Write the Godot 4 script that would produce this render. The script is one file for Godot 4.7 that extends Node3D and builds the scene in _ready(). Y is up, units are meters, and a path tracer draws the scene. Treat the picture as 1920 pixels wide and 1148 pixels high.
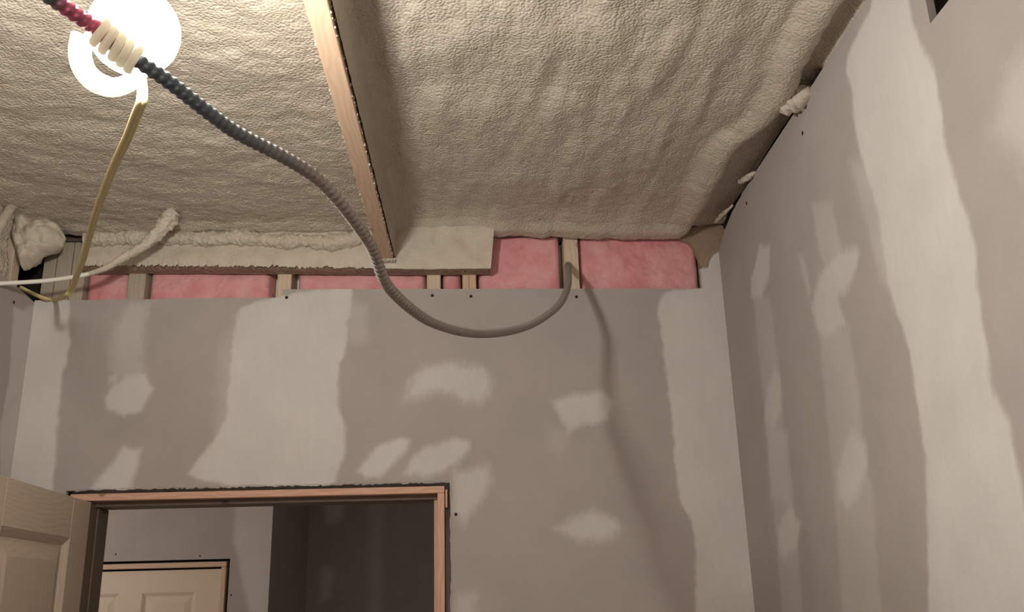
extends Node3D

const PAPER := Color(0.664, 0.632, 0.614)
const COMPOUND := Color(0.800, 0.785, 0.770)

var M := {}
var used := {}
var rng := RandomNumberGenerator.new()
var rough_noise := FastNoiseLite.new()
var soft_noise := FastNoiseLite.new()
var fold_noise := FastNoiseLite.new()


func _ready() -> void:
	# camera
	var cam := Camera3D.new()
	cam.name = "camera"
	cam.transform = Transform3D(Vector3(0.99908, -0.02612, 0.03414), Vector3(0.01460, 0.95319, 0.30202), Vector3(-0.04043, -0.30125, 0.95269), Vector3(0, 1.795, 2.42))
	cam.fov = 36.711
	cam.near = 0.02
	add_child(cam)
	cam.current = true
	# surroundings: a closed interior, so the sky gives nothing
	var we := WorldEnvironment.new()
	we.name = "surroundings"
	var env := Environment.new()
	env.background_mode = Environment.BG_COLOR
	env.background_color = Color(0.02, 0.025, 0.03)
	env.tonemap_mode = Environment.TONE_MAPPER_LINEAR
	env.tonemap_exposure = 1.2
	env.sdfgi_enabled = true
	env.ssao_enabled = true
	env.ssil_enabled = true
	we.environment = env
	add_child(we)
	# the two bulbs: the bare one in the room and one in the hallway (each again as a glowing globe below)
	lamp_light("work_bulb_light", Vector3(-0.38, 2.417, 1.505), Color(1.0, 0.985, 0.945), 0.84, 0.04)
	var fill_spot := SpotLight3D.new()   # added unseen fill light behind the camera, bounced off the wall behind it
	fill_spot.name = "added_fill_light"
	fill_spot.transform = Transform3D(Basis.looking_at(Vector3(-0.25, 0.62, 1.0)), Vector3(0.25, 1.0, 2.85) + Vector3(-0.25, 0.62, 1.0).normalized() * 0.02)
	fill_spot.light_color = Color(1.0, 0.95, 0.92)
	fill_spot.light_energy = 9.6
	fill_spot.light_size = 0.08
	fill_spot.spot_range = 12.0
	fill_spot.spot_attenuation = 2.0
	fill_spot.spot_angle = 55.0
	fill_spot.shadow_enabled = true
	add_child(fill_spot)
	lamp_light("hallway_bulb_light", Vector3(-2.45, 2.1, -1.35), Color(1.0, 0.94, 0.90), 0.42, 0.04)

	rng.seed = 7
	rough_noise.seed = 3
	rough_noise.noise_type = FastNoiseLite.TYPE_SIMPLEX_SMOOTH
	rough_noise.frequency = 1.0
	rough_noise.fractal_type = FastNoiseLite.FRACTAL_NONE
	soft_noise.seed = 11
	soft_noise.noise_type = FastNoiseLite.TYPE_SIMPLEX_SMOOTH
	soft_noise.frequency = 1.0
	soft_noise.fractal_octaves = 3
	fold_noise.seed = 21
	fold_noise.noise_type = FastNoiseLite.TYPE_CELLULAR
	fold_noise.frequency = 1.0
	fold_noise.cellular_return_type = FastNoiseLite.RETURN_DISTANCE
	fold_noise.fractal_type = FastNoiseLite.FRACTAL_NONE
	make_materials()

	build_floor()
	build_wall_back()
	build_wall_right()
	build_wall_left()
	build_wall_front()
	build_hallway()
	build_ceiling()
	build_rafter()
	build_doors()
	build_insulation()
	build_foam_pieces()
	build_lamp()
	build_cables()


# ---------------------------------------------------------------- helpers

func numbered(called: String) -> String:
	var n = used.get(called, 0)
	used[called] = n + 1
	return called if n == 0 else "%s_%03d" % [called, n]


func thing(called: String, label: String, category: String, at := Vector3.ZERO, group := "", kind := "") -> Node3D:
	var o := Node3D.new()
	o.name = numbered(called)
	o.position = at
	add_child(o)
	tag(o, label, category, group, kind)
	return o


func tag(o: Node3D, label: String, category: String, group := "", kind := "") -> void:
	o.set_meta("label", label)
	o.set_meta("category", category)
	if group:
		o.set_meta("group", group)
	if kind:
		o.set_meta("kind", kind)


func put(called: String, mesh: Mesh, mat: Material, parent: Node = null, at := Vector3.ZERO, label := "") -> MeshInstance3D:
	var o := MeshInstance3D.new()
	o.name = called if parent else numbered(called)
	o.mesh = mesh
	o.material_override = mat
	o.cast_shadow = GeometryInstance3D.SHADOW_CASTING_SETTING_ON
	if label:
		o.set_meta("label", label)
	if parent:
		parent.add_child(o, true)
		o.position = at - (parent.position if parent.get_parent() == self else Vector3.ZERO)
	else:
		add_child(o)
		o.position = at
	return o


func lamp_light(called: String, at: Vector3, color: Color, energy: float, size: float) -> void:
	var l := OmniLight3D.new()
	l.name = called
	l.position = at
	l.light_color = color
	l.light_energy = energy
	l.light_size = size
	l.omni_range = 12.0
	l.omni_attenuation = 2.0
	l.shadow_enabled = true
	add_child(l)


func flat() -> SurfaceTool:
	var st := SurfaceTool.new()
	st.begin(Mesh.PRIMITIVE_TRIANGLES)
	st.set_smooth_group(-1)
	return st


func done(st: SurfaceTool) -> ArrayMesh:
	st.generate_normals()
	return st.commit()


func tri(st: SurfaceTool, a: Vector3, b: Vector3, c: Vector3, out: Vector3, ua := Vector2.ZERO, ub := Vector2.ZERO, uc := Vector2.ZERO) -> void:
	if (a - c).cross(a - b).dot(out) < 0.0:
		var t := b
		b = c
		c = t
		var u := ub
		ub = uc
		uc = u
	st.set_uv(ua)
	st.add_vertex(a)
	st.set_uv(ub)
	st.add_vertex(b)
	st.set_uv(uc)
	st.add_vertex(c)


func flat_uv(p: Vector3, out: Vector3, grain: int) -> Vector2:
	# u runs along the grain, v across it
	var o := out.abs()
	var drop := 0 if o.x >= o.y and o.x >= o.z else (1 if o.y >= o.z else 2)
	var rest := []
	for k in 3:
		if k != drop and k != grain:
			rest.append(p[k])
	if drop == grain:
		return Vector2(rest[0] * 0.3, rest[1])
	return Vector2(p[grain], rest[0] + 0.37 * drop)


func quad(st: SurfaceTool, a: Vector3, b: Vector3, c: Vector3, d: Vector3, out: Vector3, grain := 0, shift := Vector3.ZERO) -> void:
	var ua := flat_uv(a + shift, out, grain)
	var ub := flat_uv(b + shift, out, grain)
	var uc := flat_uv(c + shift, out, grain)
	var ud := flat_uv(d + shift, out, grain)
	tri(st, a, b, c, out, ua, ub, uc)
	tri(st, a, c, d, out, ua, uc, ud)


# a box from corner lo to corner hi with chamfered edges
func box(st: SurfaceTool, lo: Vector3, hi: Vector3, bevel := 0.0015, grain := 0) -> void:
	var c := (lo + hi) / 2
	var h := (hi - lo) / 2
	var b := minf(bevel, 0.4 * minf(h.x, minf(h.y, h.z)))
	var shift := Vector3(rng.randf() * 3, rng.randf() * 3, rng.randf() * 3)
	var corner := func(s: Vector3, k: int) -> Vector3:
		var p := Vector3(s.x * (h.x - b), s.y * (h.y - b), s.z * (h.z - b))
		p[k] = s[k] * h[k]
		return c + p
	for k in 3:
		var i := (k + 1) % 3
		var j := (k + 2) % 3
		for s in [-1.0, 1.0]:
			var q := []
			for e in [[-1, -1], [1, -1], [1, 1], [-1, 1]]:
				var v := Vector3.ZERO
				v[k] = s
				v[i] = e[0]
				v[j] = e[1]
				q.append(corner.call(v, k))
			var out := Vector3.ZERO
			out[k] = s
			quad(st, q[0], q[1], q[2], q[3], out, grain, shift)
			for t in [-1.0, 1.0]:  # the edge between faces k and i
				var v0 := Vector3.ZERO
				v0[k] = s
				v0[i] = t
				v0[j] = -1.0
				var v1 := v0
				v1[j] = 1.0
				quad(st, corner.call(v0, k), corner.call(v1, k), corner.call(v1, i), corner.call(v0, i), v0 * Vector3(absf(v0[0]), absf(v0[1]), absf(v0[2])) + v1, grain, shift)
	for x in [-1.0, 1.0]:
		for y in [-1.0, 1.0]:
			for z in [-1.0, 1.0]:
				var v := Vector3(x, y, z)
				tri(st, corner.call(v, 0), corner.call(v, 1), corner.call(v, 2), v)


func box_mesh(lo: Vector3, hi: Vector3, bevel := 0.0015, grain := 0) -> ArrayMesh:
	var st := flat()
	box(st, lo, hi, bevel, grain)
	return done(st)


# a sheet cut to an outline in its own plane; map(p, depth) puts it in the world, uv(p) reads the painted sheet
func sheet(outline: PackedVector2Array, near: float, far: float, map: Callable, uv: Callable) -> ArrayMesh:
	var st := flat()
	var towards: Vector3 = (map.call(Vector2.ZERO, near) - map.call(Vector2.ZERO, far)).normalized()
	var ids := Geometry2D.triangulate_polygon(outline)
	for n in range(0, ids.size(), 3):
		var p := [outline[ids[n]], outline[ids[n + 1]], outline[ids[n + 2]]]
		for side in [near, far]:
			tri(st, map.call(p[0], side), map.call(p[1], side), map.call(p[2], side), towards if side == near else -towards, uv.call(p[0]), uv.call(p[1]), uv.call(p[2]))
	var turn := 1.0 if not Geometry2D.is_polygon_clockwise(outline) else -1.0
	for n in outline.size():
		var a := outline[n]
		var b := outline[(n + 1) % outline.size()]
		var o2 := Vector2(b.y - a.y, a.x - b.x) * turn
		var out: Vector3 = map.call(a + o2, near) - map.call(a, near)
		var a0: Vector3 = map.call(a, near)
		var b0: Vector3 = map.call(b, near)
		var b1: Vector3 = map.call(b, far)
		var a1: Vector3 = map.call(a, far)
		tri(st, a0, b0, b1, out, uv.call(a), uv.call(b), uv.call(b))
		tri(st, a0, b1, a1, out, uv.call(a), uv.call(b), uv.call(a))
	return done(st)


# a smooth surface over nu x nv cells
func skin(nu: int, nv: int, at: Callable, wrap := false) -> ArrayMesh:
	var st := SurfaceTool.new()
	st.begin(Mesh.PRIMITIVE_TRIANGLES)
	st.set_smooth_group(0)
	for j in nv + 1:
		for i in nu + 1:
			st.set_uv(Vector2(float(i) / nu, float(j) / nv))
			st.add_vertex(at.call(float(i) / nu if not (wrap and i == nu) else 0.0, float(j) / nv))
	for j in nv:
		for i in nu:
			var a := j * (nu + 1) + i
			for k in [a, a + 1, a + nu + 2, a, a + nu + 2, a + nu + 1]:
				st.add_index(k)
	return done(st)


func smooth_path(pts: Array, step: float) -> PackedVector3Array:
	var fine := PackedVector3Array()
	for n in pts.size() - 1:
		var a: Vector3 = pts[maxi(n - 1, 0)]
		var b: Vector3 = pts[n]
		var c: Vector3 = pts[n + 1]
		var d: Vector3 = pts[mini(n + 2, pts.size() - 1)]
		for k in 24:
			fine.append(b.cubic_interpolate(c, a, d, k / 24.0))
	fine.append(pts[-1])
	for pass_ in 3:  # ease the joints
		var eased := fine.duplicate()
		for n in range(4, fine.size() - 4):
			eased[n] = (fine[n - 4] + fine[n - 2] + 2.0 * fine[n] + fine[n + 2] + fine[n + 4]) / 6.0
		fine = eased
	var out := PackedVector3Array([fine[0]])
	var left := step
	for n in range(1, fine.size()):
		var from := fine[n - 1]
		var length := from.distance_to(fine[n])
		var gone := 0.0
		while length - gone >= left:
			gone += left
			out.append(from.lerp(fine[n], gone / length))
			left = step
		left -= length - gone
	return out


# a tube along a path; radius(s, angle) in metres, squash flattens it sideways
func tube(path: PackedVector3Array, step: float, sides: int, radius: Callable, squash := 1.0, tint = null) -> ArrayMesh:
	var st := SurfaceTool.new()
	st.begin(Mesh.PRIMITIVE_TRIANGLES)
	st.set_smooth_group(0)
	var side := Vector3.ZERO
	var rings := path.size()
	for n in rings:
		var dir := (path[mini(n + 1, rings - 1)] - path[maxi(n - 1, 0)]).normalized()
		if n == 0:
			side = dir.cross(Vector3(0.2, 0.1, 1.0)).normalized()
		side = (side - dir * side.dot(dir)).normalized()
		var over := dir.cross(side)
		for k in sides:
			var a := TAU * k / sides
			var r: float = radius.call(n * step, a)
			if tint != null:
				st.set_color(tint.call(n * step))
			st.set_uv(Vector2(n * step, float(k) / sides))
			st.add_vertex(path[n] + side * cos(a) * r + over * sin(a) * r * squash)
	for n in rings - 1:
		for k in sides:
			var a := n * sides + k
			var b := n * sides + (k + 1) % sides
			for i in [a, a + sides, b + sides, a, b + sides, b]:
				st.add_index(i)
	for k in range(1, sides - 1):  # the ends
		for i in [0, k, k + 1]:
			st.add_index(i)
		for i in [0, k + 1, k]:
			st.add_index((rings - 1) * sides + i)
	return done(st)


func lathe(profile: Array, sides := 24) -> ArrayMesh:
	return skin(sides, profile.size() - 1, func(u: float, v: float) -> Vector3:
		var p: Vector2 = profile[roundi(v * (profile.size() - 1))]
		return Vector3(cos(TAU * u) * p.x, p.y, sin(TAU * u) * p.x), true)


# a lump with a star-shaped outline in a plane of constant z, bulging forward and back
func lump(outline: Array, z: float, front: float, back: float, wobble: float) -> ArrayMesh:
	var mid := Vector2.ZERO
	var rim := PackedVector2Array()
	for n in range(0, outline.size(), 2):
		rim.append(Vector2(outline[n], outline[n + 1]))
		mid += rim[-1]
	mid /= rim.size()
	var count := rim.size()
	return skin(count * 6, 36, func(u: float, v: float) -> Vector3:
		var f := u * count
		var e := rim[int(f) % count].lerp(rim[(int(f) + 1) % count], f - int(f))
		var a := PI * v
		var r := sin(a)
		var q := mid + (e - mid) * pow(r, 0.8)
		var depth := cos(a)
		var p := Vector3(q.x, q.y, z + (depth * front if depth > 0 else depth * back))
		var w := soft_noise.get_noise_3dv(p * 22.0) * wobble * (0.4 + 0.6 * absf(depth))
		return p + Vector3(0.2 * w, 0.2 * w, w), true)


# ---------------------------------------------------------------- materials

func solid(color: Color, roughness := 0.8, metallic := 0.0) -> StandardMaterial3D:
	var m := StandardMaterial3D.new()
	m.albedo_color = color
	m.roughness = roughness
	m.metallic = metallic
	return m


func noise_texture(kind: int, frequency: float, octaves: int, seed_: int, size := 512, ramp: Gradient = null) -> NoiseTexture2D:
	var n := FastNoiseLite.new()
	n.noise_type = kind
	n.seed = seed_
	n.frequency = frequency
	n.fractal_octaves = octaves
	n.cellular_return_type = FastNoiseLite.RETURN_DISTANCE
	n.domain_warp_enabled = kind == FastNoiseLite.TYPE_CELLULAR
	n.domain_warp_amplitude = 6.0
	n.domain_warp_frequency = frequency * 0.7
	var t := NoiseTexture2D.new()
	t.width = size
	t.height = size
	t.seamless = true
	t.noise = n
	if ramp:
		t.color_ramp = ramp
	return t


func ramp_of(a: Color, b: Color, c: Color) -> Gradient:
	var g := Gradient.new()
	g.set_color(0, a)
	g.set_color(1, c)
	g.add_point(0.5, b)
	return g


func wood(base: Color, dark: Color, seed_: int, roughness := 0.65) -> StandardMaterial3D:
	# long grain along u, a metre a tile
	var n := FastNoiseLite.new()
	n.seed = seed_
	n.frequency = 1.0
	n.fractal_octaves = 3
	var im := Image.create(512, 128, false, Image.FORMAT_RGB8)
	var knots := [Vector2(0.23, 0.3), Vector2(0.71, 0.62)]
	for y in 128:
		for x in 512:
			var p := Vector2(x / 512.0, y / 128.0 * 0.25)
			var bend := 0.02 * n.get_noise_2d(p.x * 3.0, p.y * 8.0)
			var knot := 0.0
			for k in knots:
				var d := Vector2((p.x - k.x) * 1.0, p.y - k.y * 0.25).length()
				bend += 0.006 * exp(-d * 40.0)
				knot = maxf(knot, smoothstep(0.014, 0.005, d))
			var ring := 0.5 + 0.5 * sin((p.y + bend) * 520.0)
			var fibre := 0.5 + 0.5 * n.get_noise_2d(p.x * 6.0, p.y * 420.0)
			var t := clampf(0.45 * ring * ring + 0.4 * fibre, 0.0, 1.0)
			im.set_pixel(x, y, base.lerp(dark, t * 0.55).lerp(dark.darkened(0.3), knot * 0.8))
	var m := solid(Color.WHITE, roughness)
	m.albedo_texture = ImageTexture.create_from_image(im)
	m.uv1_scale = Vector3(1.0, 4.0, 1.0)
	return m


# a plastered wall: bare paper with patches of joint compound; each patch is [strength, softness, flat list of points]
func plastered(patches: Array, left: float, right: float, bottom: float, top: float, seams: Array, seed_: int, per_metre := 420.0) -> StandardMaterial3D:
	var w := int((right - left) * per_metre)
	var h := int((top - bottom) * per_metre)
	var cover := PackedFloat32Array()
	cover.resize(w * h)
	var n := FastNoiseLite.new()
	n.seed = seed_
	n.frequency = 1.0
	n.fractal_octaves = 3
	for patch in patches:
		var strength: float = patch[0]
		var soft: float = patch[1]
		var poly := PackedVector2Array()
		var lo := Vector2(INF, INF)
		var hi := -lo
		for k in range(0, patch[2].size(), 2):
			var p := Vector2(patch[2][k], patch[2][k + 1])
			poly.append(p)
			lo = lo.min(p)
			hi = hi.max(p)
		var count := poly.size()
		for y in range(clampi(int((top - hi.y - 0.04) * per_metre), 0, h), clampi(int((top - lo.y + 0.04) * per_metre), 0, h)):
			for x in range(clampi(int((lo.x - left - 0.04) * per_metre), 0, w), clampi(int((hi.x - left + 0.04) * per_metre), 0, w)):
				var p := Vector2(left + (x + 0.5) / per_metre, top - (y + 0.5) / per_metre)
				p += Vector2(n.get_noise_2d(p.x * 14.0, p.y * 14.0), n.get_noise_2d(p.x * 14.0 + 50.0, p.y * 14.0)) * 0.006
				var best := INF
				var inside := false
				var b := poly[count - 1]
				for k in count:
					var a := poly[k]
					var e := b - a
					var q := p - a
					var d := (q - e * clampf(q.dot(e) / e.length_squared(), 0.0, 1.0)).length_squared()
					if d < best:
						best = d
					if (a.y > p.y) != (b.y > p.y) and p.x < a.x + e.x * (p.y - a.y) / e.y:
						inside = not inside
					b = a
				var sd := sqrt(best) * (1.0 if inside else -1.0)
				sd += 0.35 * soft * n.get_noise_2d(p.x * 60.0, p.y * 25.0)
				var c := smoothstep(-soft * 0.8, soft, sd) * strength
				if c > 0.0:
					c *= 0.95 + 0.06 * n.get_noise_2d(p.x * 40.0, p.y * 6.0)
					var at := y * w + x
					cover[at] = 1.0 - (1.0 - cover[at]) * (1.0 - c)
	var im := Image.create(w, h, false, Image.FORMAT_RGB8)
	var relief := Image.create(w, h, false, Image.FORMAT_RGB8)
	for y in h:
		for x in w:
			var c := cover[y * w + x]
			var px := left + (x + 0.5) / per_metre
			var py := top - (y + 0.5) / per_metre
			var g := 1.0 + 0.025 * n.get_noise_2d(px * 5.0, py * 5.0) + 0.012 * n.get_noise_2d(px * 90.0, py * 90.0)
			var k := PAPER.lerp(COMPOUND, clampf(c, 0.0, 1.0))
			im.set_pixel(x, y, Color(k.r * g, k.g * g, k.b * g))
			var lift := 0.5 * c + 0.025 * c * n.get_noise_2d(px * 50.0, py * 7.0)
			for s in seams:  # the edges of the paper tape under the compound
				lift += 0.16 * c * exp(-pow((px - s - 0.004 * n.get_noise_1d(py * 4.0)) / 0.004, 2.0))
			relief.set_pixel(x, y, Color(lift, lift, lift))
	var m := solid(Color.WHITE, 0.85)
	m.metallic_specular = 0.35
	m.albedo_texture = ImageTexture.create_from_image(im)
	m.heightmap_enabled = true
	m.heightmap_texture = ImageTexture.create_from_image(relief)
	m.heightmap_scale = 0.12
	m.texture_repeat = false
	return m


func make_materials() -> void:
	# sprayed foam: pebbled skin with fine creases
	var foam := solid(Color(0.768, 0.728, 0.668), 0.40)
	foam.uv1_triplanar = true
	foam.uv1_world_triplanar = true
	foam.uv1_scale = Vector3.ONE * 3.7
	foam.heightmap_enabled = true
	foam.heightmap_texture = noise_texture(FastNoiseLite.TYPE_CELLULAR, 0.044, 1, 5, 1024)
	foam.heightmap_flip_texture = true
	foam.heightmap_scale = 0.30
	foam.normal_enabled = true
	var dents := noise_texture(FastNoiseLite.TYPE_SIMPLEX_SMOOTH, 0.035, 3, 17, 1024)
	dents.as_normal_map = true
	dents.bump_strength = 3.0
	foam.normal_texture = dents
	foam.normal_scale = 0.35
	foam.albedo_texture = noise_texture(FastNoiseLite.TYPE_SIMPLEX_SMOOTH, 0.01, 4, 9, 512, ramp_of(Color(0.92, 0.915, 0.90), Color(0.97, 0.97, 0.97), Color(1, 1, 1)))
	M.foam = foam
	var smooth_foam: StandardMaterial3D = foam.duplicate()
	smooth_foam.heightmap_scale = 0.10
	smooth_foam.uv1_scale = Vector3.ONE * 3.6
	smooth_foam.roughness = 0.6
	smooth_foam.normal_scale = 0.12
	M.foam_smooth = smooth_foam
	var cut: StandardMaterial3D = smooth_foam.duplicate()
	cut.albedo_color = Color(0.66, 0.57, 0.49)
	cut.heightmap_scale = 0.2
	cut.uv1_scale = Vector3.ONE * 8.0
	M.foam_cut = cut
	M.pine = wood(Color(0.82, 0.71, 0.61), Color(0.66, 0.52, 0.42), 4)
	M.pine_pale = wood(Color(0.82, 0.745, 0.655), Color(0.67, 0.575, 0.475), 15)
	M.pine_orange = wood(Color(0.83, 0.67, 0.58), Color(0.66, 0.47, 0.38), 26)
	M.door_wood = wood(Color(0.75, 0.69, 0.62), Color(0.63, 0.565, 0.49), 37, 0.6)
	M.dark_wood = wood(Color(0.42, 0.36, 0.31), Color(0.28, 0.23, 0.19), 48)  # plain dark wood; also paints in shade on the near door frame
	M.plate = wood(Color(0.70, 0.66, 0.59), Color(0.58, 0.53, 0.46), 59)
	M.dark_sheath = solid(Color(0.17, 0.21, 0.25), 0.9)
	M.cavity_shade = solid(Color(0.13, 0.11, 0.10), 0.95)  # near-black colour painted in for the shade of the corner hole
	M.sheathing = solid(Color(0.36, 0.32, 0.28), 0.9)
	M.door_cream = solid(Color(0.80, 0.74, 0.66), 0.55)
	M.subfloor = wood(Color(0.60, 0.52, 0.42), Color(0.46, 0.38, 0.29), 70)
	var batt := solid(Color(0.88, 0.69, 0.69), 0.95)
	batt.uv1_triplanar = true
	batt.uv1_world_triplanar = true
	batt.uv1_scale = Vector3.ONE * 2.0
	batt.albedo_texture = noise_texture(FastNoiseLite.TYPE_SIMPLEX_SMOOTH, 0.008, 5, 31, 512, ramp_of(Color(0.93, 0.74, 0.75), Color(0.97, 0.88, 0.89), Color(1, 1, 1)))
	batt.heightmap_enabled = true
	batt.heightmap_texture = noise_texture(FastNoiseLite.TYPE_SIMPLEX_SMOOTH, 0.02, 5, 32, 512)
	batt.heightmap_scale = 0.5
	batt.rim_enabled = true
	batt.rim = 0.3
	batt.rim_tint = 0.7
	M.batt = batt
	var white := solid(Color(0.88, 0.87, 0.83), 0.5)
	M.white_plastic = white
	var lit_cord: StandardMaterial3D = white.duplicate()
	lit_cord.albedo_color = Color(0.97, 0.97, 0.95)
	lit_cord.backlight_enabled = true
	lit_cord.backlight = Color(0.9, 0.88, 0.82)
	M.lit_cord = lit_cord
	var yellow := solid(Color(0.80, 0.74, 0.53), 0.5)
	M.yellow_jacket = yellow
	var steel := solid(Color.WHITE, 0.42, 0.55)
	steel.vertex_color_use_as_albedo = true
	M.conduit = steel
	M.screw = solid(Color(0.06, 0.055, 0.05), 0.5, 0.4)
	M.hinge = solid(Color(0.6, 0.55, 0.45), 0.35, 0.9)
	M.torn_paper = solid(Color(0.80, 0.77, 0.72), 0.95)
	var globe := solid(Color(1, 1, 1), 0.3)
	globe.emission_enabled = true
	globe.emission = Color(1.0, 0.96, 0.9)
	globe.emission_energy_multiplier = 5.0
	M.globe = globe
	M.back_paint = plastered(BACK_PATCHES, -1.2, 0.72, 1.66, 2.75, [-0.6, -0.437], 2)
	M.right_paint = plastered(RIGHT_PATCHES, 0.0, 1.6, 1.66, 2.8, [1.03], 3)
	M.left_paint = plastered(LEFT_PATCHES, 0.0, 1.2, 1.7, 2.65, [], 4, 240.0)
	M.hall_paint = plastered(HALL_PATCHES, -2.2, -1.082, 1.6, 2.4, [], 5, 240.0)
	M.end_paint = plastered(END_PATCHES, -1.082, 0.4, 1.6, 2.5, [], 6, 240.0)
	M.plain_paint = solid(PAPER, 0.85)
	M.primer = solid(Color(0.88, 0.87, 0.85), 0.85)


const BACK_PATCHES := [[1, 0.008, [-1.213, 2.632, -1.103, 2.606, -1.092, 2.554, -1.082, 2.48, -1.091, 2.392, -1.088, 2.25, -1.078, 2.072, -1.216, 2.115]],
	[0.55, 0.02, [-0.978, 2.478, -0.961, 2.537, -0.934, 2.588, -0.887, 2.581, -0.887, 2.476, -0.87, 2.359, -0.938, 2.353, -0.971, 2.404]],
	[0.95, 0.01, [-0.921, 2.385, -0.876, 2.385, -0.848, 2.347, -0.873, 2.288, -0.921, 2.277, -0.962, 2.289, -0.977, 2.325, -0.966, 2.349]],
	[0.6, 0.006, [-0.97, 2.381, -0.946, 2.389, -0.947, 2.366, -0.97, 2.361]],
	[0.95, 0.012, [-0.912, 2.2, -0.872, 2.187, -0.871, 2.148, -0.885, 2.084, -0.988, 2.083, -0.969, 2.123, -0.932, 2.157]],
	[1, 0.008, [-0.636, 2.57, -0.546, 2.598, -0.46, 2.612, -0.334, 2.625, -0.343, 2.527, -0.344, 2.467, -0.365, 2.394, -0.367, 2.292, -0.341, 2.235, -0.346, 2.165, -0.364, 2.09, -0.404, 2.078, -0.622, 2.086, -0.715, 2.104, -0.744, 2.121, -0.728, 2.148, -0.691, 2.2, -0.658, 2.255, -0.655, 2.384, -0.653, 2.502]],
	[0.35, 0.025, [-0.689, 2.473, -0.651, 2.532, -0.636, 2.297, -0.683, 2.186]],
	[0.4, 0.02, [-0.35, 2.589, -0.292, 2.572, -0.29, 2.466, -0.347, 2.452]],
	[0.85, 0.022, [-0.19, 2.3, -0.181, 2.354, -0.146, 2.39, -0.088, 2.403, -0.034, 2.399, 0.023, 2.39, 0.044, 2.354, 0.036, 2.316, 0.01, 2.291, -0.029, 2.294, -0.067, 2.318, -0.11, 2.323, -0.145, 2.309]],
	[0.95, 0.012, [-0.314, 2.119, -0.283, 2.157, -0.249, 2.188, -0.198, 2.204, -0.173, 2.196, -0.189, 2.162, -0.221, 2.13, -0.252, 2.101, -0.285, 2.1]],
	[0.9, 0.014, [-0.19, 2.106, -0.175, 2.145, -0.131, 2.18, -0.064, 2.198, -0.025, 2.195, -0.017, 2.172, -0.048, 2.134, -0.092, 2.11, -0.131, 2.096, -0.165, 2.106]],
	[0.75, 0.018, [-0.062, 2.11, 0.029, 2.126, 0.035, 2.081, 0.006, 2.027, -0.038, 1.975, -0.065, 2.009]],
	[0.9, 0.014, [0.205, 2.293, 0.236, 2.307, 0.337, 2.318, 0.363, 2.29, 0.354, 2.238, 0.275, 2.225, 0.243, 2.212, 0.218, 2.245]],
	[0.3, 0.03, [0.193, 2.224, 0.249, 2.216, 0.218, 2.153, 0.184, 2.168]],
	[0.85, 0.02, [0.199, 1.96, 0.246, 1.992, 0.295, 2.007, 0.356, 1.983, 0.372, 1.956, 0.343, 1.935, 0.256, 1.924]],
	[1, 0.007, [0.506, 2.552, 0.519, 2.588, 0.55, 2.599, 0.635, 2.608, 0.629, 2.677, 0.697, 2.732, 0.714, 2.511, 0.718, 1.678, 0.526, 1.683, 0.553, 1.861, 0.553, 1.973, 0.525, 2.015, 0.52, 2.077, 0.519, 2.246, 0.513, 2.387]],
	[0.6, 0.02, [-0.064, 1.8, -0.01, 1.818, -0.005, 1.748, -0.064, 1.712]]]
const RIGHT_PATCHES := [[1, 0.009, [0.968, 2.737, 0.947, 2.705, 0.957, 2.669, 0.951, 2.618, 0.946, 2.568, 0.984, 2.406, 0.982, 2.281, 1.015, 2.153, 1.012, 1.986, 0.946, 1.757, 0.932, 1.685, 1.234, 1.704, 1.256, 1.921, 1.255, 1.948, 1.253, 1.99, 1.232, 2.052, 1.237, 2.143, 1.254, 2.259, 1.234, 2.348, 1.228, 2.419, 1.235, 2.491, 1.234, 2.531, 1.214, 2.584, 1.2, 2.637, 1.199, 2.699, 1.13, 2.792, 1.075, 2.752]],
	[0.45, 0.02, [0.901, 2.548, 1.003, 2.497, 1.007, 2.208, 0.956, 2.3]],
	[0.85, 0.012, [0.355, 2.593, 0.428, 2.565, 0.397, 2.5, 0.323, 2.468, 0.245, 2.498, 0.26, 2.539]],
	[0.4, 0.015, [0.261, 2.502, 0.387, 2.452, 0.398, 2.282, 0.378, 2.158, 0.367, 1.981, 0.219, 1.996, 0.25, 2.215]],
	[0.8, 0.014, [0.692, 2.396, 0.801, 2.41, 0.882, 2.387, 0.891, 2.365, 0.85, 2.333, 0.804, 2.32, 0.771, 2.327, 0.79, 2.266, 0.702, 2.264, 0.645, 2.293, 0.629, 2.346]],
	[0.75, 0.016, [0.287, 2.254, 0.366, 2.285, 0.395, 2.258, 0.375, 2.19, 0.294, 2.148, 0.24, 2.187]],
	[0.8, 0.016, [0.655, 2.012, 0.699, 2.051, 0.746, 2.078, 0.8, 2.042, 0.795, 2, 0.743, 1.954, 0.676, 1.938, 0.647, 1.967]],
	[0.8, 0.014, [0.259, 1.937, 0.354, 1.976, 0.415, 1.933, 0.372, 1.884, 0.269, 1.859, 0.241, 1.887]],
	[0.4, 0.015, [0.656, 2.297, 0.805, 2.254, 0.8, 2.08, 0.8, 1.927, 0.765, 1.725, 0.58, 1.719, 0.621, 1.943, 0.64, 2.144]],
	[0.4, 0.012, [0.254, 2.164, 0.4, 2.138, 0.362, 1.713, 0.219, 1.708]],
	[0.45, 0.012, [0.594, 2.478, 0.623, 2.466, 0.646, 2.382, 0.622, 2.374]],
	[0.45, 0.012, [0.706, 2.549, 0.807, 2.504, 0.817, 2.407, 0.733, 2.403, 0.708, 2.442]],
	[0.5, 0.03, [1.346, 2.365, 1.397, 2.438, 1.482, 2.428, 1.469, 2.265, 1.397, 2.278]]]
const LEFT_PATCHES := [[0.8, 0.008, [0.106, 2.545, 0.05, 2.555, -0.002, 2.587, -0.009, 2.089, 0.046, 2.089, 0.088, 2.236, 0.078, 2.375]]]
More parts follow.
